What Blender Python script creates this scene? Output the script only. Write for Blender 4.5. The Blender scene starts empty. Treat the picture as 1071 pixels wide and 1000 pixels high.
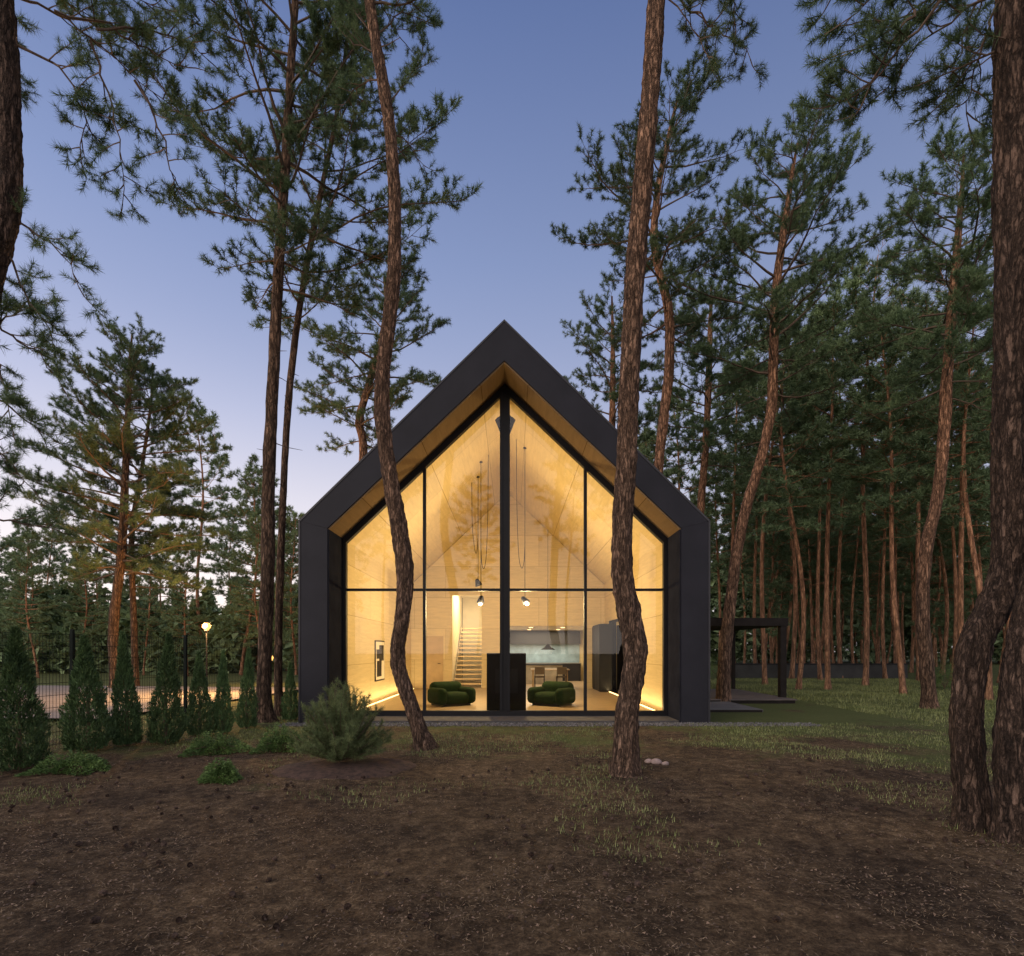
import bpy, math, random
import numpy as np
from mathutils import Vector, Matrix, noise
R=math.radians
random.seed(7); rng=np.random.default_rng(7)
S=bpy.context.scene; COL=S.collection
CZ=1.6; FPX=595.0
def P(px,py,d): return Vector(((px-535.5)*d/FPX, d, CZ+(681-py)*d/FPX))
def gx(px,d): return (px-535.5)*d/FPX
# ------------------------------------------------------------------ helpers
def tag(o,label=None,cat=None,group=None,kind=None):
    if label: o['label']=label
    if cat: o['category']=cat
    if group: o['group']=group
    if kind: o['kind']=kind
    return o
def empty(name,loc,label,cat,group=None,rz=0):
    o=bpy.data.objects.new(name,None); COL.objects.link(o); o.location=loc; o.rotation_euler=(0,0,rz)
    o.empty_display_size=.2
    return tag(o,label,cat,group)
def link(name,me,mat,parent=None):
    o=bpy.data.objects.new(name,me); COL.objects.link(o)
    if mat is not None: me.materials.append(mat)
    if parent is not None: o.parent=parent
    return o
class G:
    def __init__(s): s.v=[]; s.f=[]
    def add(s,vs,fs):
        n=len(s.v); s.v+= [tuple(v) for v in vs]; s.f+=[tuple(n+i for i in f) for f in fs]
    def box(s,x0,x1,y0,y1,z0,z1):
        s.add([(x0,y0,z0),(x1,y0,z0),(x1,y1,z0),(x0,y1,z0),(x0,y0,z1),(x1,y0,z1),(x1,y1,z1),(x0,y1,z1)],
              [(0,3,2,1),(4,5,6,7),(0,1,5,4),(1,2,6,5),(2,3,7,6),(3,0,4,7)]); return s
    def prism(s,poly,y0,y1):
        n=len(poly)
        s.add([(x,y0,z) for x,z in poly]+[(x,y1,z) for x,z in poly],
              [tuple(range(n)),tuple(range(2*n-1,n-1,-1))]+[(i,n+i,n+(i+1)%n,(i+1)%n) for i in range(n)]); return s
    def tube(s,pts,rad,sides=6,cap=True):
        pts=[Vector(p) for p in pts]; n0=len(s.v); n=len(pts); ref=None
        for i,p in enumerate(pts):
            d=(pts[min(i+1,n-1)]-pts[max(i-1,0)])
            if d.length<1e-6: d=Vector((0,0,1))
            d.normalize()
            if ref is None:
                ref=Vector((1,0,0)) if abs(d.x)<.8 else Vector((0,1,0))
            a=(ref-d*ref.dot(d)).normalized(); b=d.cross(a); ref=a
            r=rad[i] if hasattr(rad,'__len__') else rad
            for k in range(sides):
                t=2*math.pi*k/sides
                q=p+a*(r*math.cos(t))+b*(r*math.sin(t)); s.v.append((q.x,q.y,q.z))
        for i in range(n-1):
            for k in range(sides):
                k2=(k+1)%sides
                s.f.append((n0+i*sides+k,n0+i*sides+k2,n0+(i+1)*sides+k2,n0+(i+1)*sides+k))
        if cap:
            s.f.append(tuple(n0+k for k in range(sides-1,-1,-1))); s.f.append(tuple(n0+(n-1)*sides+k for k in range(sides)))
        return s
    def lathe(s,prof,c=(0,0,0),sides=20):
        n0=len(s.v)
        for r,z in prof:
            for k in range(sides):
                t=2*math.pi*k/sides; s.v.append((c[0]+r*math.cos(t),c[1]+r*math.sin(t),c[2]+z))
        for i in range(len(prof)-1):
            for k in range(sides):
                k2=(k+1)%sides; s.f.append((n0+i*sides+k,n0+i*sides+k2,n0+(i+1)*sides+k2,n0+(i+1)*sides+k))
        s.f.append(tuple(n0+k for k in range(sides-1,-1,-1))); s.f.append(tuple(n0+(len(prof)-1)*sides+k for k in range(sides)))
        return s
    def build(s,name,mat,parent=None,smooth=False,bevel=0,seg=2):
        me=bpy.data.meshes.new(name); me.from_pydata(s.v,[],s.f); me.update()
        if smooth: me.polygons.foreach_set('use_smooth',[True]*len(me.polygons))
        o=link(name,me,mat,parent)
        if bevel:
            m=o.modifiers.new('bevel','BEVEL'); m.width=bevel; m.segments=seg; m.limit_method='ANGLE'
        return o
def tri_mesh(name,V,k=3):
    V=np.ascontiguousarray(V.reshape(-1,3),dtype=np.float32); n=len(V); me=bpy.data.meshes.new(name)
    me.vertices.add(n); me.vertices.foreach_set('co',V.ravel()); me.loops.add(n)
    me.loops.foreach_set('vertex_index',np.arange(n,dtype=np.int32)); me.polygons.add(n//k)
    me.polygons.foreach_set('loop_start',np.arange(0,n,k,dtype=np.int32))
    me.update(calc_edges=True); return me
# ------------------------------------------------------------------ materials
class M:
    def __init__(s,name):
        s.m=bpy.data.materials.new(name); s.m.use_nodes=True; s.t=s.m.node_tree; s.n=s.t.nodes; s.l=s.t.links
        s.b=s.n['Principled BSDF']; s.out=s.n['Material Output']
    def N(s,t,**k):
        n=s.n.new(t)
        for a,b in k.items():
            if a in('ins',):
                for i,v in b.items(): n.inputs[i].default_value=v
            else: setattr(n,a,b)
        return n
    def L(s,a,b): s.l.new(a,b)
    def coord(s,scale=(1,1,1),kind='Object'):
        tc=s.N('ShaderNodeTexCoord'); mp=s.N('ShaderNodeMapping'); mp.inputs['Scale'].default_value=scale
        s.L(tc.outputs[kind],mp.inputs['Vector']); return mp.outputs[0]
    def noise(s,vec,scale,detail=4,rough=.55,dist=0):
        n=s.N('ShaderNodeTexNoise',ins={'Scale':scale,'Detail':detail,'Roughness':rough,'Distortion':dist}); s.L(vec,n.inputs['Vector']); return n.outputs['Fac']
    def ramp(s,fac,stops):
        r=s.N('ShaderNodeValToRGB'); e=r.color_ramp.elements
        while len(e)<len(stops): e.new(.5)
        for el,(p,c) in zip(e,stops):
            el.position=p; el.color=(c,c,c,1) if not hasattr(c,'__len__') else (*c,1)
        s.L(fac,r.inputs[0]); return r.outputs[0]
    def mix(s,fac,a,b,mode='MIX'):
        m=s.N('ShaderNodeMix',data_type='RGBA',blend_type=mode)
        for i,v in ((0,fac),(6,a),(7,b)):
            if isinstance(v,(int,float)): m.inputs[i].default_value=v
            elif isinstance(v,tuple): m.inputs[i].default_value=(*v,1)
            else: s.L(v,m.inputs[i])
        return m.outputs[2]
    def bump(s,h,strength=.5,dist=.02):
        b=s.N('ShaderNodeBump',ins={'Strength':strength,'Distance':dist}); s.L(h,b.inputs['Height']); s.L(b.outputs[0],s.b.inputs['Normal'])
    def base(s,c,rough=.8):
        if isinstance(c,tuple): s.b.inputs['Base Color'].default_value=(*c,1)
        else: s.L(c,s.b.inputs['Base Color'])
        s.b.inputs['Roughness'].default_value=rough
        return s
def simple(name,c,rough=.6,var=.25,scale=3,metal=0,bump=0,spec=None):
    m=M(name); v=m.coord(); f=m.noise(v,scale,5)
    c2=tuple(x*(1-var) for x in c); c3=tuple(min(1,x*(1+var)) for x in c)
    m.base(m.ramp(f,[(.3,c2),(.7,c3)]),rough); m.b.inputs['Metallic'].default_value=metal
    if spec is not None: m.b.inputs['Specular IOR Level'].default_value=spec
    if bump: m.bump(m.noise(v,scale*12,5),bump,.01)
    return m.m
def emis(name,c,st,base=(.8,.8,.8)):
    m=M(name); m.base(base); m.b.inputs['Emission Color'].default_value=(*c,1); m.b.inputs['Emission Strength'].default_value=st; return m.m
def bark_mat(name,low,high,z0,z1,crack=.30,sc=1.0,bstr=1.0):
    m=M(name); tc=m.N('ShaderNodeTexCoord'); mp=m.N('ShaderNodeMapping'); mp.inputs['Scale'].default_value=(1,1,.22)
    m.L(tc.outputs['Object'],mp.inputs[0]); nz=m.noise(mp.outputs[0],3.5,3)
    add=m.N('ShaderNodeMixRGB',blend_type='ADD'); add.inputs[0].default_value=.16
    nn=m.N('ShaderNodeTexNoise',ins={'Scale':11,'Detail':5,'Roughness':.65}); m.L(mp.outputs[0],nn.inputs['Vector'])
    m.L(mp.outputs[0],add.inputs[1]); m.L(nn.outputs['Color'],add.inputs[2])
    vo=m.N('ShaderNodeTexVoronoi',feature='DISTANCE_TO_EDGE',ins={'Scale':22*sc}); m.L(add.outputs[0],vo.inputs['Vector'])
    vc=m.N('ShaderNodeTexVoronoi',ins={'Scale':22*sc}); m.L(add.outputs[0],vc.inputs['Vector'])
    edge=m.ramp(vo.outputs['Distance'],[(0,0),(.26,1)])
    rid=m.noise(m.coord((1,1,.12)),22*sc,6,.7,.4)
    sep=m.N('ShaderNodeSeparateXYZ'); m.L(tc.outputs['Object'],sep.inputs[0])
    mr=m.N('ShaderNodeMapRange',ins={1:z0,2:z1}); m.L(sep.outputs[2],mr.inputs[0])
    ad=m.N('ShaderNodeMath',operation='ADD'); m.L(mr.outputs[0],ad.inputs[0]); sb=m.N('ShaderNodeMath',operation='MULTIPLY_ADD'); m.L(nz,sb.inputs[0]); sb.inputs[1].default_value=.8; sb.inputs[2].default_value=-.4
    m.L(sb.outputs[0],ad.inputs[1]); ad.use_clamp=True
    col=m.mix(ad.outputs[0],low,high)
    fine=m.ramp(m.noise(m.coord((1,1,.5)),60,6,.8),[(.3,.5),(.7,1.45)])
    col=m.mix(1.0,col,fine,'MULTIPLY')
    col=m.mix(1.0,col,m.ramp(rid,[(.37,.42),(.58,1.25)]),'MULTIPLY')
    sepc=m.N('ShaderNodeSeparateXYZ'); m.L(vc.outputs['Color'],sepc.inputs[0])
    col=m.mix(1.0,col,m.ramp(sepc.outputs[0],[(0,.72),(1,1.25)]),'MULTIPLY')
    col=m.mix(1.0,col,m.ramp(edge,[(0,crack),(1,1.05)]),'MULTIPLY'); m.base(col,.9); m.b.inputs['Specular IOR Level'].default_value=.2
    h=m.mix(.5,edge,rid); m.bump(h,bstr,.045)
    return m.m
BARK_NEAR=bark_mat('bark_near',(.20,.130,.092),(.30,.175,.11),1.0,8)
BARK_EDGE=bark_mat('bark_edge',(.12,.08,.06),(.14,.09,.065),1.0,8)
BARK_MID=bark_mat('bark_mid',(.19,.12,.082),(.42,.22,.125),2.0,8,sc=.7)
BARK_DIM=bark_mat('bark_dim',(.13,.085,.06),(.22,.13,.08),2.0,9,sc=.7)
BARK_FAR=bark_mat('bark_far',(.27,.15,.09),(.48,.24,.13),.5,7,crack=.5,sc=.5,bstr=.4)
TWIG=simple('twig_bark',(.12,.08,.055),.9,.3,6)
def foliage(name,dark,light,sc=1.3,trans=.25):
    m=M(name); f=m.noise(m.coord(),sc,4,.6); geo=m.N('ShaderNodeNewGeometry')
    col=m.ramp(f,[(.32,dark),(.68,light)])
    oi=m.N('ShaderNodeObjectInfo'); col=m.mix(1.,col,m.ramp(oi.outputs['Random'],[(0,.75),(1,1.25)]),'MULTIPLY')
    rp=m.ramp(geo.outputs['Random Per Island'],[(0,.6),(1,1.45)]); col=m.mix(1.,col,rp,'MULTIPLY')
    m.base(col,.6); m.b.inputs['Specular IOR Level'].default_value=.25
    if trans:
        tr=m.N('ShaderNodeBsdfTranslucent'); m.L(col,tr.inputs[0]); ms=m.N('ShaderNodeMixShader'); ms.inputs[0].default_value=trans
        m.L(m.b.outputs[0],ms.inputs[1]); m.L(tr.outputs[0],ms.inputs[2]); m.L(ms.outputs[0],m.out.inputs[0])
    return m.m
NEEDLE=foliage('pine_needles',(.07,.12,.058),(.16,.22,.10))
NEEDLE_FAR=foliage('pine_needles_far',(.09,.145,.072),(.19,.255,.12),.5,0)
NEEDLE_BUSH=foliage('bush_needles',(.065,.095,.040),(.18,.22,.095),4)
THUJA=foliage('thuja_leaf',(.045,.085,.035),(.11,.18,.065),5,0)
JUN=foliage('juniper_leaf',(.05,.095,.028),(.13,.21,.06),5,0)
GRASS=foliage('grass_blade',(.11,.14,.045),(.23,.25,.10),1.5,0)
# ------------------------------------------------------------------ world, light, camera
W=bpy.data.worlds.new("World"); S.world=W; W.use_nodes=True; wt=W.node_tree; wn=wt.nodes; wl=wt.links
bg=wn['Background']; tc=wn.new('ShaderNodeTexCoord'); sp=wn.new('ShaderNodeSeparateXYZ'); wl.new(tc.outputs['Generated'],sp.inputs[0])
rp=wn.new('ShaderNodeValToRGB'); e=rp.color_ramp.elements
stops=[(0,(.03,.027,.03)),(.49,(.12,.10,.11)),(.50,(.74,.69,.70)),(.55,(.66,.64,.73)),(.60,(.54,.56,.71)),(.68,(.40,.45,.66)),(.78,(.24,.31,.54)),(.88,(.12,.18,.39)),(1,(.09,.14,.32))]
while len(e)<len(stops): e.new(.5)
for el,(p,c) in zip(e,stops): el.position=p; el.color=(*c,1)
def vm(op,a,b=None,s=None):
    n=wn.new('ShaderNodeVectorMath'); n.operation=op
    for i,v in ((0,a),(1,b)):
        if v is None: continue
        if isinstance(v,tuple): n.inputs[i].default_value=v
        else: wl.new(v,n.inputs[i])
    if s is not None: wl.new(s,n.inputs['Scale'])
    return n.outputs['Value' if op=='DOT_PRODUCT' else 0]
def mrg(v,a,b,c,d,smooth=False):
    n=wn.new('ShaderNodeMapRange'); 
    if smooth: n.interpolation_type='SMOOTHSTEP'
    for i,q in zip((1,2,3,4),(a,b,c,d)): n.inputs[i].default_value=q
    wl.new(v,n.inputs[0]); return n.outputs[0]
dirv=tc.outputs['Generated']
wl.new(mrg(sp.outputs[2],-1,1,0,1),rp.inputs[0])
c0=vm('SCALE',rp.outputs[0],s=mrg(vm('DOT_PRODUCT',dirv,(-.9,.43,-.25)),-.6,.9,.80,1.14))
mu_=wn.new('ShaderNodeMath'); mu_.operation='MULTIPLY'; wl.new(mrg(vm('DOT_PRODUCT',dirv,(-.62,.78,.05)),.30,1,0,1,True),mu_.inputs[0]); wl.new(mrg(sp.outputs[2],-.02,.50,1,0,True),mu_.inputs[1])
c0=vm('ADD',c0,vm('SCALE',(.44,.33,.19),s=mu_.outputs[0]))
c0=vm('ADD',c0,vm('SCALE',(1.0,.84,.70),s=mrg(vm('DOT_PRODUCT',dirv,(-.42,-.86,.3)),0,.95,0,1,True)))  # warm glow added to the unseen sky behind camera to light facing surfaces
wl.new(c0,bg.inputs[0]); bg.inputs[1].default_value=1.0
sky=wn.new('ShaderNodeTexSky'); sky.sky_type='NISHITA'; sky.sun_disc=False; sky.sun_elevation=R(2); sky.sun_rotation=R(-150)
b2=wn.new('ShaderNodeBackground'); b2.inputs[1].default_value=.015; wl.new(sky.outputs[0],b2.inputs[0])
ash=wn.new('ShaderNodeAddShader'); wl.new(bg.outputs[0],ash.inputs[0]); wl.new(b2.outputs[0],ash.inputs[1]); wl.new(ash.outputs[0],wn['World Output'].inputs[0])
sun=bpy.data.lights.new('dusk_glow','SUN'); sun.energy=1.05; sun.angle=R(45); sun.color=(1,.82,.63)
so=bpy.data.objects.new('dusk_glow',sun); COL.objects.link(so); so.rotation_euler=Vector((.62,.58,-.48)).to_track_quat('-Z','Y').to_euler()
cam=bpy.data.cameras.new('camera'); co=bpy.data.objects.new('camera',cam); COL.objects.link(co)
co.location=(0,0,CZ); co.rotation_euler=(R(90),0,0); cam.lens=20; cam.sensor_width=36; cam.shift_y=181/1071; cam.clip_end=2000; cam.clip_start=.05
S.camera=co
S.view_settings.view_transform='Standard'; S.view_settings.look='None'; S.view_settings.exposure=0
# ------------------------------------------------------------------ ground
def sm(a,b,x):
    t=min(1,max(0,(x-a)/(b-a))); return t*t*(3-2*t)
def gh(x,y):
    n=noise.noise(Vector((x*.35,y*.35,3)))*.07+noise.noise(Vector((x*1.3,y*1.3,9)))*.02
    k=1.0
    if y>9.5: k=1-sm(9.5,12,y)*(1-sm(7,10,abs(x)))*.92
    if y>30: k*=.5
    return n*k
def axis(fine,far,n):
    a=list(fine); s=fine[-1]-fine[-2]
    while a[-1]<far: s*=1.35; a.append(a[-1]+s)
    return a
xr=axis(list(np.arange(0,9,.085)),450,0); xs=[-v for v in xr[::-1][:-1]]+xr
yf=[1.2]
while yf[-1]<13: yf.append(yf[-1]+.03+.010*(yf[-1]))
ys=axis(yf,600,0); yb=[-300,-100,-40,-15,-5,0,.7]; ys=yb+ys
V=[];nx=len(xs)
for y in ys:
    for x in xs:
        z=gh(x,y)
        if 1<y<13 and abs(x)<9.2:
            p=Vector((x*4.5,y*4.5,0)); z+=noise.noise(p)*.014+noise.noise(p*3.1)*.012+max(0,noise.noise(p*5+Vector((9,9,9))))*.016
        V.append((x,y,z))
F=[(j*nx+i,j*nx+i+1,(j+1)*nx+i+1,(j+1)*nx+i) for j in range(len(ys)-1) for i in range(nx-1)]
me=bpy.data.meshes.new('ground'); me.from_pydata(V,[],F); me.polygons.foreach_set('use_smooth',[True]*len(F)); me.update()
m=M('forest_soil'); v=m.coord()
a=m.noise(v,.9,6,.6); b=m.noise(v,7,8,.75); c=m.noise(v,45,8,.8)
soil=m.ramp(b,[(.32,(.035,.025,.018)),(.5,(.088,.063,.043)),(.70,(.20,.148,.10))])
soil=m.mix(m.ramp(a,[(.38,0),(.62,1)]),m.mix(1.,soil,(.68,.66,.64),'MULTIPLY'),m.mix(1.,soil,(1.35,1.28,1.1),'MULTIPLY'))
soil=m.mix(1.,soil,m.ramp(c,[(.3,.25),(.5,.9),(.72,1.95)]),'MULTIPLY')
moss=m.ramp(c,[(.3,(.034,.046,.015)),(.7,(.15,.18,.062))])
sepx=m.N('ShaderNodeSeparateXYZ'); m.L(v,sepx.inputs[0])
yb_=m.N('ShaderNodeMapRange',ins={1:4,2:13,3:-.20,4:.16}); m.L(sepx.outputs[1],yb_.inputs[0])
xb_=m.N('ShaderNodeMath',operation='ABSOLUTE'); m.L(sepx.outputs[0],xb_.inputs[0]); xm=m.N('ShaderNodeMapRange',ins={1:2.5,2:7,3:-.03,4:.06}); m.L(xb_.outputs[0],xm.inputs[0])
ad=m.N('ShaderNodeMath',operation='ADD'); m.L(m.noise(v,.55,7,.65),ad.inputs[0]); m.L(yb_.outputs[0],ad.inputs[1])
ad2=m.N('ShaderNodeMath',operation='ADD'); m.L(ad.outputs[0],ad2.inputs[0]); m.L(xm.outputs[0],ad2.inputs[1])
m.base(m.mix(m.ramp(ad2.outputs[0],[(.50,0),(.64,.85)]),soil,moss),.95); m.b.inputs['Specular IOR Level'].default_value=.1
m.bump(m.mix(.5,b,c),1.0,.04)
g=link('ground',me,m.m); tag(g,kind='structure')
DRIVE=simple('driveway_asphalt',(.17,.155,.145),.9,.2,2,bump=.3)
d=G(); d.add([(-60,15,.06),(-9.5,13,.06),(-8.2,24,.06),(-60,30,.06)],[(0,1,2,3)]); tag(d.build('driveway',DRIVE),kind='structure')
# ------------------------------------------------------------------ pine trees
def tuft_templates(n,K,L,w,seed,shoot=.14):
    r=np.random.default_rng(seed); out=[]
    for _ in range(n):
        az=r.uniform(0,2*np.pi,K); th=np.radians(r.uniform(12,95,K)); l=L*r.uniform(.7,1.15,K)
        z0=r.uniform(0,shoot,K); d=np.stack([np.sin(th)*np.cos(az),np.sin(th)*np.sin(az),np.cos(th)],1)
        b=np.zeros((K,3)); b[:,2]=z0
        s=np.cross(d,r.normal(size=(K,3))); s/=np.linalg.norm(s,axis=1)[:,None]; s*=w/2
        out.append(np.stack([b-s,b+s,b+d*l[:,None]],1).reshape(-1,3))
    return np.array(out)
T_NEAR=tuft_templates(4,72,.088,.0052,1,.14)
T_MID=tuft_templates(4,46,.140,.0115,2,.17)
T_FAR=tuft_templates(4,28,.26,.036,3,.26)
def tufts(pos,dr,sc,T,seed=0):
    r=np.random.default_rng(seed); pos=np.array(pos,float); dr=np.array(dr,float); sc=np.array(sc,float); n=len(pos)
    z=dr/np.linalg.norm(dr,axis=1)[:,None]; a=r.normal(size=(n,3)); x=a-z*(a*z).sum(1)[:,None]; x/=np.linalg.norm(x,axis=1)[:,None]; y=np.cross(z,x)
    Rm=np.stack([x,y,z],1); t=T[r.integers(0,len(T),n)]
    return np.einsum('nkj,nji->nki',t,Rm)*sc[:,None,None]+pos[:,None,:]
def cr(pts,n):
    A=np.array(pts,float); A=np.vstack([2*A[0]-A[1],A,2*A[-1]-A[-2]]); k=len(A)-3; out=[]
    for i in range(n):
        u=i/(n-1)*k; j=min(int(u),k-1); t=u-j; p0,p1,p2,p3=A[j:j+4]
        out.append(.5*((2*p1)+(-p0+p2)*t+(2*p0-5*p1+4*p2-p3)*t*t+(-p0+3*p1-3*p2+p3)*t**3))
    return np.array(out)
class Tree:
    def __init__(s,pts,seed,level):      # pts: (x,y,z,r) relative to base
        s.rd=random.Random(seed); s.seed=seed; s.level=level; s.pts=pts; s.br=G(); s.tp=[];s.td=[];s.ts=[]; s.bark=None
        length=sum((Vector(pts[i+1][:3])-Vector(pts[i][:3])).length for i in range(len(pts)-1))
        n=int(length/{0:.04,1:.14,2:.55}[level])+4; s.c=cr(pts,n)
    def trunk(s):
        sides={0:36,1:12,2:7}[s.level]; V=[];n=len(s.c)
        for i,(x,y,z,r) in enumerate(s.c):
            h=z-s.c[0][2]; r=max(r,.012)*(1+.40*math.exp(-max(h,0)/.14))
            for k in range(sides):
                t=2*math.pi*k/sides; cx,sx=math.cos(t),math.sin(t); q=1
                if s.level<2:
                    q+=.13*noise.noise(Vector((cx*1.2,sx*1.2,z*1.1+s.seed)))
                    q+=.10*noise.noise(Vector((x*2+cx*3,sx*3,z*4+s.seed)))
                if s.level==0: q+=.12*noise.noise(Vector((cx*6,sx*6,z*7+s.seed)))+.09*noise.noise(Vector((cx*13,sx*13,z*16+s.seed)))+.35*math.exp(-max(h,0)/.2)*noise.noise(Vector((cx*1.7,sx*1.7,s.seed)))
                V.append((x+cx*r*q,y+sx*r*q,z))
        F=[(i*sides+k,i*sides+(k+1)%sides,(i+1)*sides+(k+1)%sides,(i+1)*sides+k) for i in range(n-1) for k in range(sides)]
        F.append(tuple((n-1)*sides+k for k in range(sides)))
        me=bpy.data.meshes.new('trunk'); me.from_pydata(V,[],F); me.polygons.foreach_set('use_smooth',[True]*len(F)); me.update(); return me
    def at(s,z):
        i=int(np.argmin(np.abs(s.c[:,2]-z))); return Vector(s.c[i][:3]),s.c[i][3]
    def line(s,pts,r0,fol=.3,dens=1.0,tl=1.0):
        rd=s.rd; n=len(pts); sides={0:6,1:5,2:3}[s.level]
        s.br.tube(pts,[max(.005,r0*(1-.88*i/(n-1))) for i in range(n)],sides)
        L=sum((pts[i+1]-pts[i]).length for i in range(n-1))
        nt=max(3,int(L*{0:8.8,1:6.6,2:3.4}[s.level]*dens*(1-fol*.6)))
        for k in range(nt+1):
            f=fol+(1-fol)*(k/nt); u=f*(n-1); j=min(int(u),n-2); p=pts[j].lerp(pts[j+1],u-j); d=(pts[j+1]-pts[j]).normalized()
            side=Vector((-d.y,d.x,0)); 
            if side.length<.1: side=Vector((rd.uniform(-1,1),rd.uniform(-1,1),0))
            side.normalize(); sg=1 if k%2 else -1
            td=(d*rd.uniform(.5,1)+side*sg*rd.uniform(.35,1.1)+Vector((0,0,rd.uniform(-.3,.6)))).normalized()
            if k==nt: td=d
            tlL=tl*rd.uniform(.28,.75)*(1.15-.5*f)
            q=p; tp=[p]; 
            for _ in range(3):
                td=(td+Vector((rd.uniform(-.25,.25),rd.uniform(-.25,.25),rd.uniform(-.1,.28)))).normalized(); q=q+td*(tlL/3); tp.append(q)
            s.br.tube(tp,[.008,.007,.005,.004] if s.level<2 else [.010,.009,.008,.006],3,cap=False)
            st={0:.08,1:.115,2:.24}[s.level]; nn=max(2,int(tlL*.85/st)+1)
            for a in range(nn):
                g=min(1,.2+.8*(a+1)/nn); uu=g*3; jj=min(int(uu),2); pp=tp[jj].lerp(tp[jj+1],uu-jj)
                for rep in range(2 if a>=nn-2 else 1):
                    dd=(td*.8+Vector((rd.uniform(-.95,.95),rd.uniform(-.95,.95),rd.uniform(-.3,.95)))).normalized()
                    s.tp.append(pp); s.td.append(dd); s.ts.append(rd.uniform(.7,1.25))
    def branch(s,z,az,L,el,r0=None,**k):
        rd=s.rd; p,r=s.at(z); d=Vector((math.cos(az)*math.cos(el),math.sin(az)*math.cos(el),math.sin(el))); n=7; pts=[p.copy()]
        for i in range(n-1):
            d=(d+Vector((rd.uniform(-.24,.24),rd.uniform(-.24,.24),rd.uniform(-.14,.17)))).normalized(); p=p+d*(L/(n-1)); pts.append(p.copy())
        s.line(pts,r0 or min(r*.42,.008+.012*L),**k)
    def crown(s,z0,z1,n,L,el0=-5,el1=50,bias=None,dens=1.0,low=.55):
        rd=s.rd
        for i in range(n):
            f=(i+rd.random())/n; z=z0+(z1-z0)*f
            prof=(low+(1-low)*min(1,f/.35)) if f<.35 else (1-((f-.35)/.65)**1.8*.82)
            az=i*2.399+rd.uniform(-.5,.5)
            l=L*prof*rd.uniform(.5,1.15)
            if bias is not None: l*=1+.4*math.cos(az-bias)
            s.branch(z,az,l,R(el0+(el1-el0)*f+rd.uniform(-14,14)),dens=dens,fol=rd.uniform(.2,.45))
    def dead(s,z0,z1,n,L=.8):
        for i in range(n):
            z=s.rd.uniform(z0,z1); p,r=s.at(z); az=s.rd.uniform(0,6.28); d=Vector((math.cos(az),math.sin(az),s.rd.uniform(-.3,.3))); l=L*s.rd.uniform(.3,1)
            q=p+d*l*.5; s.br.tube([p,q,q+(d+Vector((0,0,s.rd.uniform(-.5,.4))))*l*.5],[.015,.009,.004],4)
    def build(s,loc,label,group=None,name='pine_tree'):
        root=empty(name,loc,label,'pine tree',group)
        link('trunk',s.trunk(),s.bark or {0:BARK_NEAR,1:BARK_MID,2:BARK_FAR}[s.level],root)
        if s.br.v: s.br.build('branches',TWIG if s.level<2 else BARK_FAR,root)
        if s.tp:
            V=tufts([tuple(p) for p in s.tp],[tuple(p) for p in s.td],s.ts,{0:T_NEAR,1:T_MID,2:T_FAR}[s.level],s.seed)
            link('crown',tri_mesh('crown',V),NEEDLE if s.level<2 else NEEDLE_FAR,root)
        return root
def px_tree(pp,d,seed,level):
    wl_=1.0 if level==0 else .86
    b=P(pp[0][0],pp[0][1],d); base=Vector((b.x,d,gh(b.x,d)-.04)); pts=[]
    for i,(x,y,w) in enumerate(pp):
        q=P(x,y,d)
        if i==0: q.z=base.z
        q=q-base; pts.append((q.x,q.y,q.z,w*wl_*d/FPX/2))
    return Tree(pts,seed,level),base
def bl(t,base,pix,d,dens=1.,r0=.03,fol=.2,tl=1.0,dd=0):
    n=len(pix); raw=[tuple(P(x,y,d+dd*i/(n-1))-base) for i,(x,y) in enumerate(pix)]
    c=cr(raw,max(6,n*3)); t.line([Vector(p)+Vector((t.rd.uniform(-.03,.03),t.rd.uniform(-.03,.03),t.rd.uniform(-.03,.03))) for p in c],r0,fol=fol,dens=dens,tl=tl)
t,b=px_tree([(446,781,21),(439,765,18),(430,738,16),(419,705,15),(416,680,15),(421,645,16),(424,600,17),(418,555,17),(409,505,16),(401,450,16),(400,400,15),(406,345,14),(412,290,14),(413,240,13),(412,190,13),(407,130,12),(401,90,12),(393,45,11),(386,-5,11),(380,-80,9),(384,-160,6),(388,-230,3)],9.4,11,0)
t.crown(12.3,15.8,18,2.0); t.dead(7,12,5,.6)
for q in ([(404,110),(425,85),(442,55)],[(398,60),(370,45),(345,15)],[(408,140),(428,150),(446,180)],[(400,80),(375,90),(352,120)],[(394,40),(420,15),(450,25)],[(396,50),(370,10),(350,-10)]):
    bl(t,b,q,9.4,r0=.015,tl=.7,dd=.6,dens=1.)
t.build(b,'slender crooked pine leaning across the left half of the glowing glass front')
t,b=px_tree([(654,813,27),(655,785,25),(656,745,24),(662,705,25),(664,680,25),(659,645,24),(652,610,22),(650,575,21),(652,530,21),(655,480,21),(657,430,20),(659,380,20),(662,320,20),(666,265,20),(671,210,20),(676,150,20),(680,100,19),(683,50,19),(687,-5,18),(694,-100,15),(700,-200,11),(705,-300,6)],7.3,12,0)
t.crown(10.9,14.6,18,2.0); 
bl(t,b,[(689,-30),(712,0),(735,18),(760,40),(785,62)],7.3,r0=.02,tl=.7,dens=.95); bl(t,b,[(690,-50),(730,-30),(765,0),(770,30)],7.1,r0=.015,tl=.65,dens=.95)
bl(t,b,[(700,2),(725,30),(745,72)],7.3,r0=.010,tl=.45,dens=.9)
t.build(b,'sturdy reddish pine standing in front of the right half of the glass front')
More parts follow.
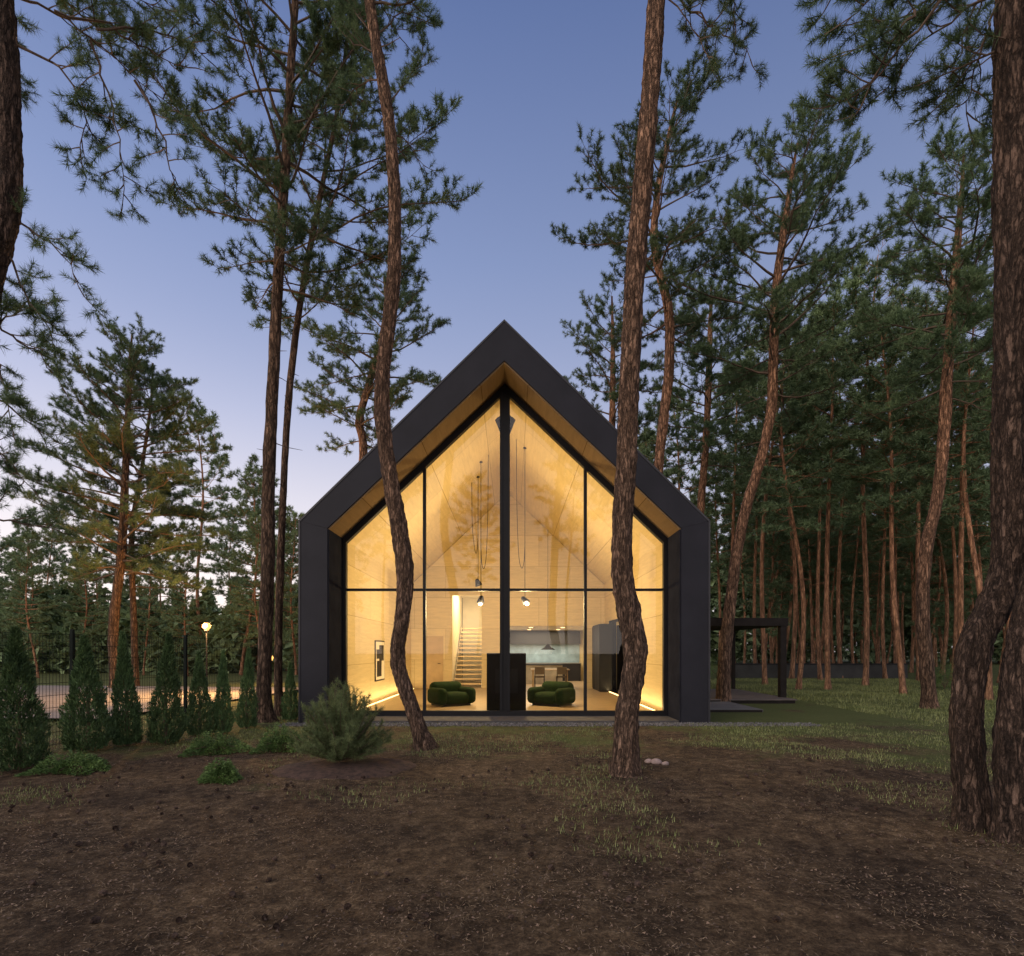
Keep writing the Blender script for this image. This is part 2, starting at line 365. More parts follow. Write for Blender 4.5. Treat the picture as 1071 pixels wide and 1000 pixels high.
t,b=px_tree([(1019,858,32),(1013,810,29),(1011,755,28),(1014,705,28),(1022,668,31),(1036,640,33),(1048,612,31),(1055,578,29),(1054,520,28),(1055,450,28),(1057,380,28),(1057,300,28),(1058,200,29),(1058,100,30),(1060,0,30),(1062,-120,24),(1060,-260,18),(1055,-420,8)],5.3,13,0); t.bark=BARK_EDGE
t.crown(8.9,11.3,14,1.6)
for q in ([(1056,-90),(1000,-60),(940,-30),(880,25)],[(1055,-60),(1000,-20),(950,15),(880,60)],[(1052,-20),(1010,10),(960,50),(925,95)],[(1000,-20),(950,40),(905,90),(872,110)],[(1054,-50),(1020,0),(1000,60),(985,110)],[(1050,-10),(1030,40),(1015,90),(1008,135)],[(1058,-100),(985,-70),(920,-40),(870,-5)],[(960,10),(935,40),(900,110),(890,125)],[(1050,-40),(985,0),(940,20),(900,20)]):
    bl(t,b,q,5.3,r0=.015,tl=.55,dd=.5,dens=1.05,fol=.28)
t.build(b,'thick dark pine with a kinked trunk at the right edge of the picture')
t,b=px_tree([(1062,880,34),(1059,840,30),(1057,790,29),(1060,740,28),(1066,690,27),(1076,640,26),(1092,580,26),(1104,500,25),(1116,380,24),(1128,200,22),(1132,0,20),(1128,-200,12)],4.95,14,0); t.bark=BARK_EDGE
t.crown(7,9.2,10,1.4)
t.build(b,'second thick pine at the right edge, nearest the viewer and leaning out of view')
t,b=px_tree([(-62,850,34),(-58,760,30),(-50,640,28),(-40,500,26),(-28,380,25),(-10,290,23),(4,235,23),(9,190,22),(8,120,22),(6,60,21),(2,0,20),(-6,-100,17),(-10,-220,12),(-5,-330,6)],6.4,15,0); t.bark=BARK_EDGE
t.crown(9,12,14,1.8)
for q,dd in (([(4,-10),(50,10),(95,40),(140,80),(190,120)],.8),([(60,15),(110,25),(150,50),(195,70)],.6),([(95,40),(110,90),(125,150),(130,215)],.5),([(140,80),(165,130),(180,180),(188,205)],.6),([(5,40),(60,70),(90,120),(80,160)],.4),([(2,-20),(60,-15),(120,-5),(180,10)],.6),([(100,30),(150,30),(190,40),(215,60)],.9),
             ([(5,230),(30,240),(60,260),(85,300)],.3),([(0,255),(20,290),(40,330),(60,350)],.3),([(-20,330),(10,350),(40,370),(66,405)],.4),([(-28,400),(0,420),(30,440),(55,460)],.4),([(-30,440),(-5,470),(15,490),(40,520)],.4),([(-28,360),(-5,380),(5,410),(10,450)],.1),([(-40,540),(0,545),(30,548),(58,556)],.5),([(-28,380),(-5,345),(15,330),(40,320)],.5)):
    bl(t,b,q,6.4,r0=.016,tl=.55,dd=dd,dens=1.12,fol=.25)
t.build(b,'dark pine at the left edge with long drooping branches hanging into the sky')
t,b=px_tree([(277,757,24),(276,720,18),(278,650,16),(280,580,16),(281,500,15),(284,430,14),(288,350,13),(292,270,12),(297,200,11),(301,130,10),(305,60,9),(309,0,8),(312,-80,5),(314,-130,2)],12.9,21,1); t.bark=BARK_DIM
t.crown(9.8,18.6,50,3.5,el0=0,el1=32,dens=1.1); t.dead(6,10,8,.9)
t.build(b,'tallest pine left of the house with a broad open crown reaching the top edge')
t,b=px_tree([(292,755,12),(291,690,9),(293,600,9),(297,500,8),(301,430,8),(308,360,8),(317,300,7),(327,245,7),(338,190,6),(352,120,5),(362,50,4),(366,10,2)],14,22,1); t.bark=BARK_DIM
t.crown(9.6,16.4,28,2.5,bias=0,el0=0,el1=35); t.dead(5,9,6,.8)
t.build(b,'thin bending pine beside the tallest one, close to the left wall')
t,b=px_tree([(372,740,12),(376,560,11),(380,470,10),(376,440,10),(385,405,9),(398,360,8),(404,320,6),(402,290,3)],20,23,1)
t.crown(8.8,14.8,40,3.3,el0=0,el1=35,dens=1.1)
t.build(b,'short crowned pine rising behind the left roof slope')
t,b=px_tree([(120,735,12),(119,650,11),(127,580,10),(131,500,8),(134,430,6),(136,380,4),(138,350,2)],24,24,1); t.bark=BARK_DIM
t.crown(4.8,14.6,84,3.8,el0=-5,el1=35,low=.85,dens=1.2); t.build(b,'bushy dark pine standing free in the left background beyond the fence')
t,b=px_tree([(142,728,8),(140,650,7),(138,560,6),(150,480,4),(158,420,3),(160,380,2)],26,25,1); t.bark=BARK_DIM
t.crown(4.5,14.2,52,3.0,el0=-5,el1=35,low=.8,dens=1.15); t.build(b,'slimmer pine just right of the bushy one beyond the fence')
t,b=px_tree([(684,742,13),(686,600,13),(688,500,12),(694,440,12),(700,380,12),(699,325,11),(690,285,10),(684,250,9),(688,200,8),(698,150,6),(708,105,3)],18,26,1)
t.crown(11.0,18.9,46,3.3,el0=-5,el1=38,dens=1.1); t.dead(8,11,6,.8); t.build(b,'wavy orange trunked pine rising behind the right roof slope')
t,b=px_tree([(757,735,17),(758,690,15),(764,630,14),(771,575,13),(782,525,13),(797,475,12),(807,425,12),(809,365,11),(812,300,10),(820,240,8),(828,185,5),(834,150,2)],17.5,27,1)
t.crown(9.4,17.2,54,3.6,el0=-5,el1=38,dens=1.15); t.dead(6,9,6,.8); t.build(b,'tall pine with a curved trunk growing beside the open shelter')
t,b=px_tree([(972,735,16),(969,690,15),(965,640,14),(968,580,14),(980,520,13),(987,460,13),(990,400,12),(995,330,10),(1001,260,8),(1006,200,5),(1008,160,2)],16,28,1)
t.crown(8.8,15.6,48,2.8,el0=-5,el1=38,dens=1.15); t.dead(5,9,6,.7); t.build(b,'dark crowned pine with a snaking trunk in front of the right forest')
t,b=px_tree([(730,728,10),(729,600,9),(733,530,9),(739,450,8),(742,370,7),(744,300,3)],24,29,1)
t.crown(9.4,16.8,42,3.0,el0=-5,el1=38,dens=1.1); t.build(b,'straight pine between the wavy one and the curved one')
t,b=px_tree([(632,722,10),(636,560,9),(640,450,8),(641,380,6),(640,310,2)],25,30,1)
t.crown(8.5,17,42,3.0,el0=-5,el1=38,dens=1.1); t.build(b,'pine crown just left of the sturdy front pine, above the roof')
def variant(seed,h,cz,L,n):
    rd=random.Random(seed); pts=[];K=12; ph=rd.uniform(0,6.28); am=rd.uniform(.18,.42); lx=rd.uniform(-.07,.07); w=rd.uniform(5,8)
    for i in range(K+1):
        f=i/K; x=am*(math.sin(ph+f*w)-math.sin(ph))+lx*h*f; y=am*.7*(math.cos(ph*2+f*6)-math.cos(ph*2))
        pts.append((x,y,h*f,.112*(1-f)**.7+.015))
    t=Tree(pts,seed,2); t.crown(cz,h-.1,n,L,el0=-8,el1=40); t.dead(cz*.5,cz,9,1.2); return t
VAR=[variant(41,17,7.8,3.1,46),variant(42,18.5,9.2,3.0,46),variant(43,16,7.8,2.8,42),variant(44,19,9.6,3.2,48),variant(45,15,3.2,3.0,62)]
protos=[None]*5
def place(vi,x,y,sc,rz,label,group=None):
    loc=(x,y,gh(x,y)-.05)
    if protos[vi] is None:
        r=VAR[vi].build(loc,label,group); protos[vi]=r
    else:
        p=protos[vi]; r=p.copy(); COL.objects.link(r); r.location=loc
        for k in ('label','group'):
            if k in r: del r[k]
        r['label']=label
        if group: r['group']=group
        for ch in list(p.children):
            c=ch.copy(); COL.objects.link(c); c.parent=r
    r.rotation_euler=(0,0,rz); r.scale=(sc,sc,sc)
    return r
rd=random.Random(5)
deep='reddish pine trunk deep in the forest right of the house'; gdeep='pines standing deep in the right forest'
near_r=[(866,24,.9,1,'pine whose slim trunk stands left of the snaking one at the forest edge'),(905,26,1.0,3,'straight pine at the forest edge midway between shelter and snaking trunk'),(945,21,.85,0,'slim leaning pine immediately left of the snaking trunk'),(1008,22,.9,1,'pine immediately right of the snaking trunk'),(1034,19,.85,2,'pine seen just left of the thick kinked trunk'),(800,27,.95,3,'pine just right of the shelter roof'),(835,24,.85,2,'second pine to the right of the shelter')]
for px,d,sc,vi,lab in near_r: place(vi,gx(px,d),d,sc,rd.uniform(0,6.28),lab)
def far_pine(px,d,sc,vi,lab,grp): place(vi,gx(px,d),d,sc,rd.uniform(0,6.28),lab,grp)
for px,d in [(790,36),(818,40),(828,33),(850,44),(858,31),(880,34),(893,40),(917,47),(926,33),(936,38),(953,42),(962,30),(985,38),(996,31),(1020,34),(1046,29),(1062,36),(778,47),(842,52),(872,50),(902,55),(946,56),(976,50),(1014,48),(1052,45),(812,56)]:
    far_pine(px,d,rd.uniform(.82,1.10),rd.randrange(4),deep,gdeep)
for i in range(54):
    d=rd.uniform(40,78); far_pine(rd.uniform(755,1100),d,rd.uniform(.85,1.12),rd.choice((0,1,2,3,4,4)),deep,gdeep)
for px,d in [(1110,20),(1150,28)]:
    far_pine(px,d,rd.uniform(.9,1.05),rd.randrange(4),'pine beyond the right edge of the picture, its boughs reaching in','pines beyond the right edge')
for px,d in [(610,44),(660,40),(690,36),(712,33),(752,38),(730,46),(766,30),(675,48)]:
    far_pine(px,d,rd.uniform(.85,1.0),rd.randrange(4),'pine crown showing behind the right roof slope','pines behind the right roof slope')
for i,(px,d,sc,vi) in enumerate([(216,42,1.12,0),(252,38,.92,4),(268,44,1.0,4),(20,40,.75,4),(60,48,.8,4),(95,44,.72,0),(180,50,.8,4),(300,46,.8,4),(235,52,.85,0),(-10,36,.7,4),(40,34,.55,4),(78,36,.55,4),(150,38,.55,4),(196,36,.55,4),(5,52,.8,4),(125,52,.8,4),(280,34,.62,4),(310,38,.7,4)]):
    far_pine(px,d,sc,vi,['narrow tall pine to the right of the bushy one, beyond the lit lamp','medium pine left of the tallest pine, far beyond the fence'][i] if i<2 else 'small far pine on the skyline beyond the fence',None if i<2 else 'small pines on the left skyline')
for i,aa in enumerate((215,240,262,284,305,326)):
    a=R(aa); d=rd.uniform(16,22); place(i%4,d*math.cos(a)*1.1,d*math.sin(a)-1,1.0,rd.uniform(0,6),'tall pine mirrored in the upper glass panes of the house','pines mirrored in the glass front')
def belt(name,lst,seed,K=420,s0=.42):
    r=np.random.default_rng(seed); out=[]
    for (x,y,h,w) in lst:
        f=r.uniform(0,1,K)**.8; z=h*(.03+.97*f); rr=w*(1-f)**.75*np.sqrt(r.uniform(0.1,1,K)); az=r.uniform(0,6.283,K)
        c=np.stack([x+rr*np.cos(az),y+rr*np.sin(az),z],1); a=r.normal(size=(K,3))*s0; b=r.normal(size=(K,3))*s0; a[:,2]*=.6
        out.append(np.stack([c-a*.5,c+a*.5,c+b],1))
    return tag(link(name,tri_mesh(name,np.concatenate(out)),NEEDLE_FAR),kind='stuff')
rb=random.Random(9)
l1=[(gx(px+rb.uniform(-8,8),d),d,rb.uniform(4.5,8.5)*d/55,rb.uniform(1.3,2.4)) for px in range(-160,330,9) for d in (rb.uniform(40,50),rb.uniform(58,80))]
o=belt('distant_wood',l1,1,620,.33); tag(o,'dark low wood closing the view beyond the fence on the left','wood')
l2=[(gx(px+rb.uniform(-8,8),d),d,rb.uniform(12,22)*d/75,rb.uniform(2.2,3.8)) for px in range(560,1260,11) for d in (rb.uniform(80,92),rb.uniform(64,78))]
o=belt('distant_wood',l2,2,900,.44); tag(o,'dark wood filling the gaps between the trunks on the right','wood')
# ------------------------------------------------------------------ hedge conifers, shrubs
def thuja_mesh(seed,h,w,K=11000):
    r=np.random.default_rng(seed); f=r.uniform(0,1,K)**1.15; prof=np.where(f<.14,.75+.25*f/.14,(1-((f-.14)/.86)**1.12)); 
    az=r.uniform(0,6.283,K); lump=1+.18*np.sin(az*3+f*17)+.12*np.sin(az*7-f*31); rr=w/2*prof*lump*np.power(r.uniform(.25,1,K),.35)+.01
    c=np.stack([rr*np.cos(az),rr*np.sin(az),.04+h*f*.97],1); up=np.stack([np.cos(az)*.5,np.sin(az)*.5,np.ones(K)],1)+r.normal(size=(K,3))*.35
    up/=np.linalg.norm(up,axis=1)[:,None]; L=r.uniform(.03,.085,K)[:,None]; s=np.cross(up,r.normal(size=(K,3))); s/=np.linalg.norm(s,axis=1)[:,None]; s*=r.uniform(.006,.014,K)[:,None]
    return tri_mesh('foliage',np.stack([c-s,c+s,c+up*L],1))
tm=[thuja_mesh(1,1.9,.62),thuja_mesh(2,1.85,.66),thuja_mesh(3,1.8,.55)]
for me_ in tm: me_.materials.append(THUJA)
ordn=['nearest hedge conifer at the left edge','second hedge conifer from the left edge','third hedge conifer from the left edge','fourth hedge conifer from the left edge','fifth hedge conifer from the left edge','sixth hedge conifer from the left edge','seventh hedge conifer, just left of the tallest pine','last small hedge conifer touching the left wall of the house']
for i,(px,d,h,w) in enumerate([(20,7.7,1.9,.60),(92,9.1,1.87,.58),(133,9.6,2.0,.46),(173,9.8,1.88,.50),(209,10.7,1.6,.42),(233,11.0,1.68,.36),(258,11.8,1.65,.36),(304,13.2,1.35,.34)]):
    x=gx(px,d); root=empty('columnar_conifer',(x,d,gh(x,d)-.01),ordn[i]+', a green column','hedge conifer')
    st=G().tube([(0,0,-.05),(0,0,h*.5)],[.035,.02],8).build('trunk',TWIG,root)
    me_=tm[i%3]; o=bpy.data.objects.new('foliage',me_); COL.objects.link(o); o.parent=root; o.scale=(w/.58,w/.58,h/1.88); o.rotation_euler=(R(rd.uniform(-2,2)),R(rd.uniform(-2,2)),i)
bx,by=gx(358,7.8),7.75
mu=G(); n0=40; vs=[(bx+.1,by,gh(bx,by)+.09)]
for ring,(rr,hh) in enumerate([(.35,.085),(.65,.06),(.9,.02),(1.02,-.03)]):
    for k in range(n0):
        a=2*math.pi*k/n0; q=rr*(1+.12*noise.noise(Vector((math.cos(a)*1.5,math.sin(a)*1.5,ring*.3)))); X=bx+.1+q*math.cos(a); Y=by+q*math.sin(a)*.8; vs.append((X,Y,gh(X,Y)+hh+.012*noise.noise(Vector((X*9,Y*9,0)))))
fs=[(0,1+k,1+(k+1)%n0) for k in range(n0)]+[(1+r_*n0+k,1+(r_+1)*n0+k,1+(r_+1)*n0+(k+1)%n0,1+r_*n0+(k+1)%n0) for r_ in range(3) for k in range(n0)]
mu.add(vs,fs); MUL=simple('bark_mulch',(.06,.034,.024),.95,.6,14,bump=1.0); tag(mu.build('mulch_bed',MUL,smooth=True),kind='structure')
t=Tree([(0,0,0,.04),(0,0,.15,.035),(0,0,.3,.02)],77,0); rq=random.Random(3)
for i in range(120):
    a=i*2.4; el=R(2+84*(i/120)**.95); sx_=math.cos(el); 
    L=(.64*sx_**2+.94*math.sin(el)**2)*rq.uniform(.74,1.10); d=Vector((math.cos(a)*sx_,math.sin(a)*sx_,math.sin(el))); pts=[Vector((0,0,.06))]
    for k in range(5):
        d=(d+Vector((rq.uniform(-.16,.16),rq.uniform(-.16,.16),.06))).normalized(); pts.append(pts[-1]+d*L/5)
    t.br.tube(pts,[.012,.010,.008,.007,.005,.004],3)
    for k in range(13):
        u=.3+.7*k/12; u*=5; j=min(int(u),4); p=pts[j].lerp(pts[j+1],u-j); t.tp.append(p); t.td.append((d+Vector((rq.uniform(-.8,.8),rq.uniform(-.8,.8),rq.uniform(-.1,.8)))).normalized()); t.ts.append(rq.uniform(.5,.85))
rb_=empty('mountain_pine',(bx,by,gh(bx,by)+.05),'bushy mountain pine shrub on a mulch mound before the left corner of the house','shrub')
t.br.build('branches',TWIG,rb_); link('foliage',tri_mesh('foliage',tufts([tuple(p) for p in t.tp],[tuple(p) for p in t.td],t.ts,T_NEAR,5)),NEEDLE_BUSH,rb_)
def juniper(px,py,d,w,h,seed,label,flat=1.0):
    r=np.random.default_rng(seed); K=7000; x0=gx(px,d); z0=gh(x0,d)
    az=r.uniform(0,6.283,K); q=np.sqrt(r.uniform(0,1,K)); ww=1+.25*np.sin(az*3+seed)+.15*np.sin(az*5)+.15*np.sin(az*9+seed)
    rr=w/2*q*ww; z=h*(1-q**2.2)*(.75+.35*np.sin(az*4+q*6+seed))*r.uniform(.35,1,K)+.015
    c=np.stack([rr*np.cos(az),rr*np.sin(az)*.8,z],1); up=np.stack([np.cos(az)*1.1,np.sin(az)*1.1,np.full(K,.3)],1)+r.normal(size=(K,3))*.45; up/=np.linalg.norm(up,axis=1)[:,None]
    L=r.uniform(.02,.05,K)[:,None]; s=np.cross(up,r.normal(size=(K,3))); s/=np.linalg.norm(s,axis=1)[:,None]; s*=.007
    root=empty('low_juniper',(x0,d,z0),label,'shrub'); link('foliage',tri_mesh('foliage',np.stack([c-s,c+s,c+up*L],1)),JUN,root)
    b=G()
    for k in range(9):
        a=k*.7; b.tube([(0,0,-.02),(math.cos(a)*w*.2,math.sin(a)*w*.16,h*.35),(math.cos(a)*w*.4,math.sin(a)*w*.32,h*.3)],[.012,.008,.004],4)
    b.build('stems',TWIG,root)
juniper(224,790,8.9,.85,.32,1,'bright green juniper spreading low, left of the mulch mound')
juniper(293,790,9.1,.72,.42,2,'rounded low juniper just left of the mountain pine shrub')
juniper(76,806,7.7,.90,.24,3,'flat dark juniper at the foot of the hedge conifers at far left')
juniper(232,818,7.0,.42,.26,4,'smallest juniper tuft in front of the bright green one')
for i,(px,d,w,h,l) in enumerate([(988,24,1.3,1.5,'round bush at the forest edge behind the snaking trunk'),(750,33,1.6,1.4,'bush seen under the shelter roof'),(905,36,2.2,1.1,'bush in front of the far dark wall on the right')]):
    juniper(px,0,d,w,h,20+i,l)
# ------------------------------------------------------------------ house
DARK=M('dark_cladding'); v=DARK.coord(); f=DARK.noise(v,1.2,6,.6); f2=DARK.noise(v,60,4,.6)
DARK.base(DARK.mix(1.,DARK.ramp(f,[(.3,(.012,.0125,.018)),(.7,(.020,.0205,.029))]),DARK.ramp(f2,[(.3,.8),(.7,1.2)]),'MULTIPLY'),.6); DARK.bump(f2,.15,.003); DARK.b.inputs['Specular IOR Level'].default_value=.25; DARK=DARK.m
REV=simple('reveal_board',(.020,.021,.028),1.0,.2,3,spec=0)
BLK=simple('black_metal',(.008,.008,.010),.5,.2,5,spec=.25)
def ply(name,tint,rot,mort=(.50,.45,.38,1),spec=.3):
    m=M(name); tcn=m.N('ShaderNodeTexCoord'); s_=m.N('ShaderNodeSeparateXYZ'); m.L(tcn.outputs['Object'],s_.inputs[0]); cb=m.N('ShaderNodeCombineXYZ')
    m.L(s_.outputs[rot[0]],cb.inputs[0]); m.L(s_.outputs[rot[1]],cb.inputs[1])
    br=m.N('ShaderNodeTexBrick',ins={'Scale':1,'Mortar Size':.007,'Mortar Smooth':.2,'Brick Width':2.5,'Row Height':1.25,'Color1':(.90,.90,.90,1),'Color2':(1.03,1.03,1.03,1),'Mortar':mort}); m.L(cb.outputs[0],br.inputs[0])
    gr=m.N('ShaderNodeMapping'); gr.inputs['Scale'].default_value=(1,.6,9) ; m.L(tcn.outputs['Object'],gr.inputs[0])
    n=m.noise(gr.outputs[0],2.2,6,.6,.6); c=m.ramp(n,[(.3,tuple(x*.88 for x in tint)),(.7,tuple(x*1.08 for x in tint))])
    m.base(m.mix(1.,c,br.outputs['Color'],'MULTIPLY'),.6); m.b.inputs['Specular IOR Level'].default_value=spec; return m.m
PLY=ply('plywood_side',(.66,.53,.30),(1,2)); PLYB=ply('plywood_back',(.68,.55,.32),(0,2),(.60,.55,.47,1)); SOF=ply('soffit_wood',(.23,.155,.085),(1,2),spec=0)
WHITE=simple('white_plaster',(.78,.72,.60),.8,.05); FLOOR=simple('oak_floor',(.34,.25,.16),.35,.15,4)
HX=-.17; Y0=12.6; YG=13.67; YB=22.9; YE=33.0
AO,EO,AI,EI=8.93,4.48,8.04,4.32; WO,WI=4.55,3.92
sl=(AI-EI)/WI
house=empty('gable_house',(HX,Y0,0),'black gabled house with a fully glazed glowing front','house')
def hb(name,g_,mat,**k): return g_.build(name,mat,house,**k)
def yy(y): return y-Y0
DO0,DO1,DOZ=16.9,22.0,2.75
hb('wall',G().prism([(-WO,-.1),(-WI,-.1),(-WI,EI),(-WO,EO)],0,yy(YE)),DARK)
rw=G(); rw.prism([(WI,-.1),(WO,-.1),(WO,EO),(WI,EI)],0,yy(DO0)); rw.prism([(WI,-.1),(WO,-.1),(WO,EO),(WI,EI)],yy(DO1),yy(YE)); rw.prism([(WI,DOZ),(WO,DOZ),(WO,EO),(WI,EI)],yy(DO0),yy(DO1)); hb('wall',rw,DARK)
gp=.004
hb('roof',G().prism([(-WO,EO+gp),(-WI,EI+gp),(0,AI),(0,AO)],0,yy(YE)).prism([(WO,EO+gp),(0,AO),(0,AI),(WI,EI+gp)],0,yy(YE)),DARK)
tr=G()
for s in(-1,1):
    tr.prism([(s*(WO+.01),-.05),(s*(WO+.01),EO+.01),(s*(WO-.03),EO-.0),(s*(WO-.03),-.05)],-.012,.02)
    tr.prism([(s*(WO+.01),EO+.01),(0,AO+.015),(0,AO-.035),(s*(WO-.03),EO-.01)],-.012,.02)
hb('edge_trim',tr,simple('trim',(.02,.02,.026),.4))
t0=.03
yi=yy(YG)+.08
def lin(y0,y1,z0,z1,s,g_): g_.prism([(s*(WI-t0),z0),(s*(WI-.003),z0),(s*(WI-.003),z1),(s*(WI-t0),z1-.0)],y0,y1)
g_=G(); lin(yi,yy(YE)-.1,0,EI-.02,-1,g_); hb('wall_lining',g_,PLY)
g_=G(); lin(yi,yy(DO0),0,EI-.02,1,g_); lin(yy(DO1),yy(YE)-.1,0,EI-.02,1,g_); lin(yy(DO0),yy(DO1),DOZ,EI-.02,1,g_); hb('wall_lining',g_,PLY)
for s in(-1,1):
    g_=G(); lin(.02,yi-.003,0,EI-.02,s,g_); hb('reveal_panel',g_,REV)
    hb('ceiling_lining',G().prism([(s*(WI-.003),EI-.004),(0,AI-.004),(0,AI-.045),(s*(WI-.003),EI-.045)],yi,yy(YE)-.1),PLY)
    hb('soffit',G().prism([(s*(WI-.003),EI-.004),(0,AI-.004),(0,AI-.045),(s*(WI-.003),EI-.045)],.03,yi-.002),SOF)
hb('floor',G().box(-WI+.035,WI-.035,yy(YG)-.02,yy(YE)-.1,-.05,.10),FLOOR)
hb('plinth',G().box(-WI+.035,WI-.035,.05,yy(YG)-.03,-.05,.05),simple('plinth_stone',(.06,.058,.06),.8,.3,8))
hb('rear_wall',G().prism([(-WI,0),(WI,0),(WI,EI),(0,AI),(-WI,EI)],yy(YE)-.1,yy(YE)+.05),DARK)
yg=yy(YG); zt=lambda x: AI-.05-sl*abs(x)
fr=G(); fr.box(-WI+.035,WI-.035,yg-.07,yg+.07,.05,.17); hb('sill',fr,BLK)
fr=G()
for s in(-1,1):
    fr.box(*sorted((s*(WI-.035),s*(WI-.12))),yg-.07,yg+.07,.17,zt(WI-.12)-.02)
    fr.prism([(s*(WI-.035),zt(WI-.035)),(0,zt(0)),(0,zt(0)-.19),(s*(WI-.035),zt(WI-.035)-.19)],yg-.075,yg+.075)
hb('window_frame',fr,BLK)
for x in(-1.93,1.93): hb('mullion',G().box(x-.035,x+.035,yg-.06,yg+.06,.17,zt(x)-.12),BLK)
hb('mullion',G().box(-.11,.11,yg-.055,yg+.055,.17,zt(0)-.2).box(-.12,-.06,yg-.09,yg-.056,.17,zt(0)-.24).box(.06,.12,yg-.09,yg-.056,.17,zt(0)-.24),BLK)
ZT=3.07; xsn=[-WI+.12,-1.965],[-1.895,-.11],[.11,1.895],[1.965,WI-.12]
for a,b_ in xsn: hb('transom',G().box(a,b_,yg-.05,yg+.05,ZT-.03,ZT+.03),BLK)
gm=M('window_glass'); gt=gm.N('ShaderNodeBsdfTransparent'); gg=gm.N('ShaderNodeBsdfGlossy'); gg.inputs['Roughness'].default_value=.0; gt.inputs[0].default_value=(.97,.98,.97,1)
fz=gm.N('ShaderNodeFresnel',ins={'IOR':1.66}); ms=gm.N('ShaderNodeMixShader'); gm.L(fz.outputs[0],ms.inputs[0]); gm.L(gt.outputs[0],ms.inputs[1]); gm.L(gg.outputs[0],ms.inputs[2]); gm.L(ms.outputs[0],gm.out.inputs[0]); GL=gm.m
for a,b_ in xsn:
    g_=G(); g_.add([(a,yg,.17),(b_,yg,.17),(b_,yg,ZT-.03),(a,yg,ZT-.03)],[(0,1,2,3)]); hb('glass_pane',g_,GL)
    g_=G(); g_.add([(a,yg,ZT+.03),(b_,yg,ZT+.03),(b_,yg,zt(b_)-.15),(a,yg,zt(a)-.15)],[(0,1,2,3)]); hb('glass_pane',g_,GL)
yb_=yy(YB); pw=G()
def wl_piece(x0,x1,z0,z1): pw.box(x0,x1,yb_,yb_+.15,z0,z1)
sx0,sx1=-2.25,-1.05; kx0,kx1=.08,3.15
wl_piece(-WI+t0,sx0,.1,EI-.05); wl_piece(sx1,kx0,.1,EI-.05); wl_piece(kx1,WI-t0,.1,EI-.05); wl_piece(kx0,kx1,2.62,EI-.05); wl_piece(sx0,sx1,3.85,EI-.05)
pw.prism([(-WI+t0,EI-.05),(WI-t0,EI-.05),(0,AI-.06)],yb_,yb_+.15)
hb('partition_wall',pw,PLYB)
hb('stairwell_wall',G().box(sx0-.12,sx0-.02,yb_+.16,yb_+5,.1,4.2).box(sx1+.02,sx1+.12,yb_+.16,yb_+5,.1,4.2).box(sx0,sx1,yb_+5,yb_+5.1,.1,4.2).box(sx0-.12,sx1+.12,yb_+.16,yb_+5,4.2,4.25),WHITE)
hb('kitchen_ceiling',G().box(kx0-.9,WI-t0,yb_+.16,yb_+6,2.64,2.72),WHITE)
hb('kitchen_wall',G().box(kx0-.9,WI-t0,yb_+6,yb_+6.1,.1,2.64),PLYB)
st=empty('staircase',(HX+(sx0+sx1)/2,YB+.3,.1),'staircase with light wooden treads in the opening left of the stove','staircase')
TRD=simple('tread_wood',(.72,.56,.34),.5)
for k in range(14): G().box(-.54,.54,k*.26,k*.26+.29,k*.185+.13,k*.185+.18).build('tread',TRD,st)
sg=G()
for s in(-.57,.55): sg.add([(s,0,0),(s,3.7,2.6),(s,3.7,2.3),(s,.35,0),(s+.02,0,0),(s+.02,3.7,2.6),(s+.02,3.7,2.3),(s+.02,.35,0)],[(0,1,2,3),(7,6,5,4),(0,4,5,1),(1,5,6,2),(2,6,7,3),(3,7,4,0)])
sg.build('stringer',WHITE,st)
dr=G().box(-3.35,-2.6,yb_-.03,yb_-.002,.1,2.2); do_=hb('door',dr,simple('door_veneer',(.5,.36,.2),.5,.1))
G().tube([(-2.7,yb_-.07,1.1),(-2.81,yb_-.07,1.1)],.012,6).build('handle',BLK,do_)
sd=G(); 
for y in(DO0+.04,(DO0+DO1)/2,DO1-.04): sd.box(WI+.1,WI+.18,yy(y)-.04,yy(y)+.04,.1,DOZ-.05)
sd.box(WI+.1,WI+.18,yy(DO0),yy(DO1),DOZ-.06,DOZ-.001).box(WI+.1,WI+.18,yy(DO0),yy(DO1),.06,.12)
sdo=hb('side_door',sd,BLK); g_=G(); g_.add([(WI+.14,yy(DO0),.1),(WI+.14,yy(DO1),.1),(WI+.14,yy(DO1),DOZ-.05),(WI+.14,yy(DO0),DOZ-.05)],[(0,1,2,3)]); g_.build('glass_pane',GL,sdo)
LED=emis('led_warm',(1,.60,.22),5)
def area(name,loc,sx,sy,e,rot,col=(1,.72,.34)):
    l=bpy.data.lights.new(name,'AREA'); l.shape='RECTANGLE'; l.size=sx; l.size_y=sy; l.energy=e; l.color=col
    o=bpy.data.objects.new(name,l); COL.objects.link(o); o.location=loc; o.rotation_euler=rot; return o
def point(name,loc,e,rad=.05,col=(1,.725,.345)):
    l=bpy.data.lights.new(name,'POINT'); l.energy=e; l.shadow_soft_size=rad; l.color=col; o=bpy.data.objects.new(name,l); COL.objects.link(o); o.location=loc; return o
for s in(-1,1):
    hb('light_strip',G().box(*sorted((s*(WI-.16),s*(WI-.19))),yy(YG)+.25,yb_-.3,.101,.12),LED)
    area('strip_light',(HX+s*(WI-.22),(YG+YB)/2,.16),.05,YB-YG-.8,52,(0,R(180),0))
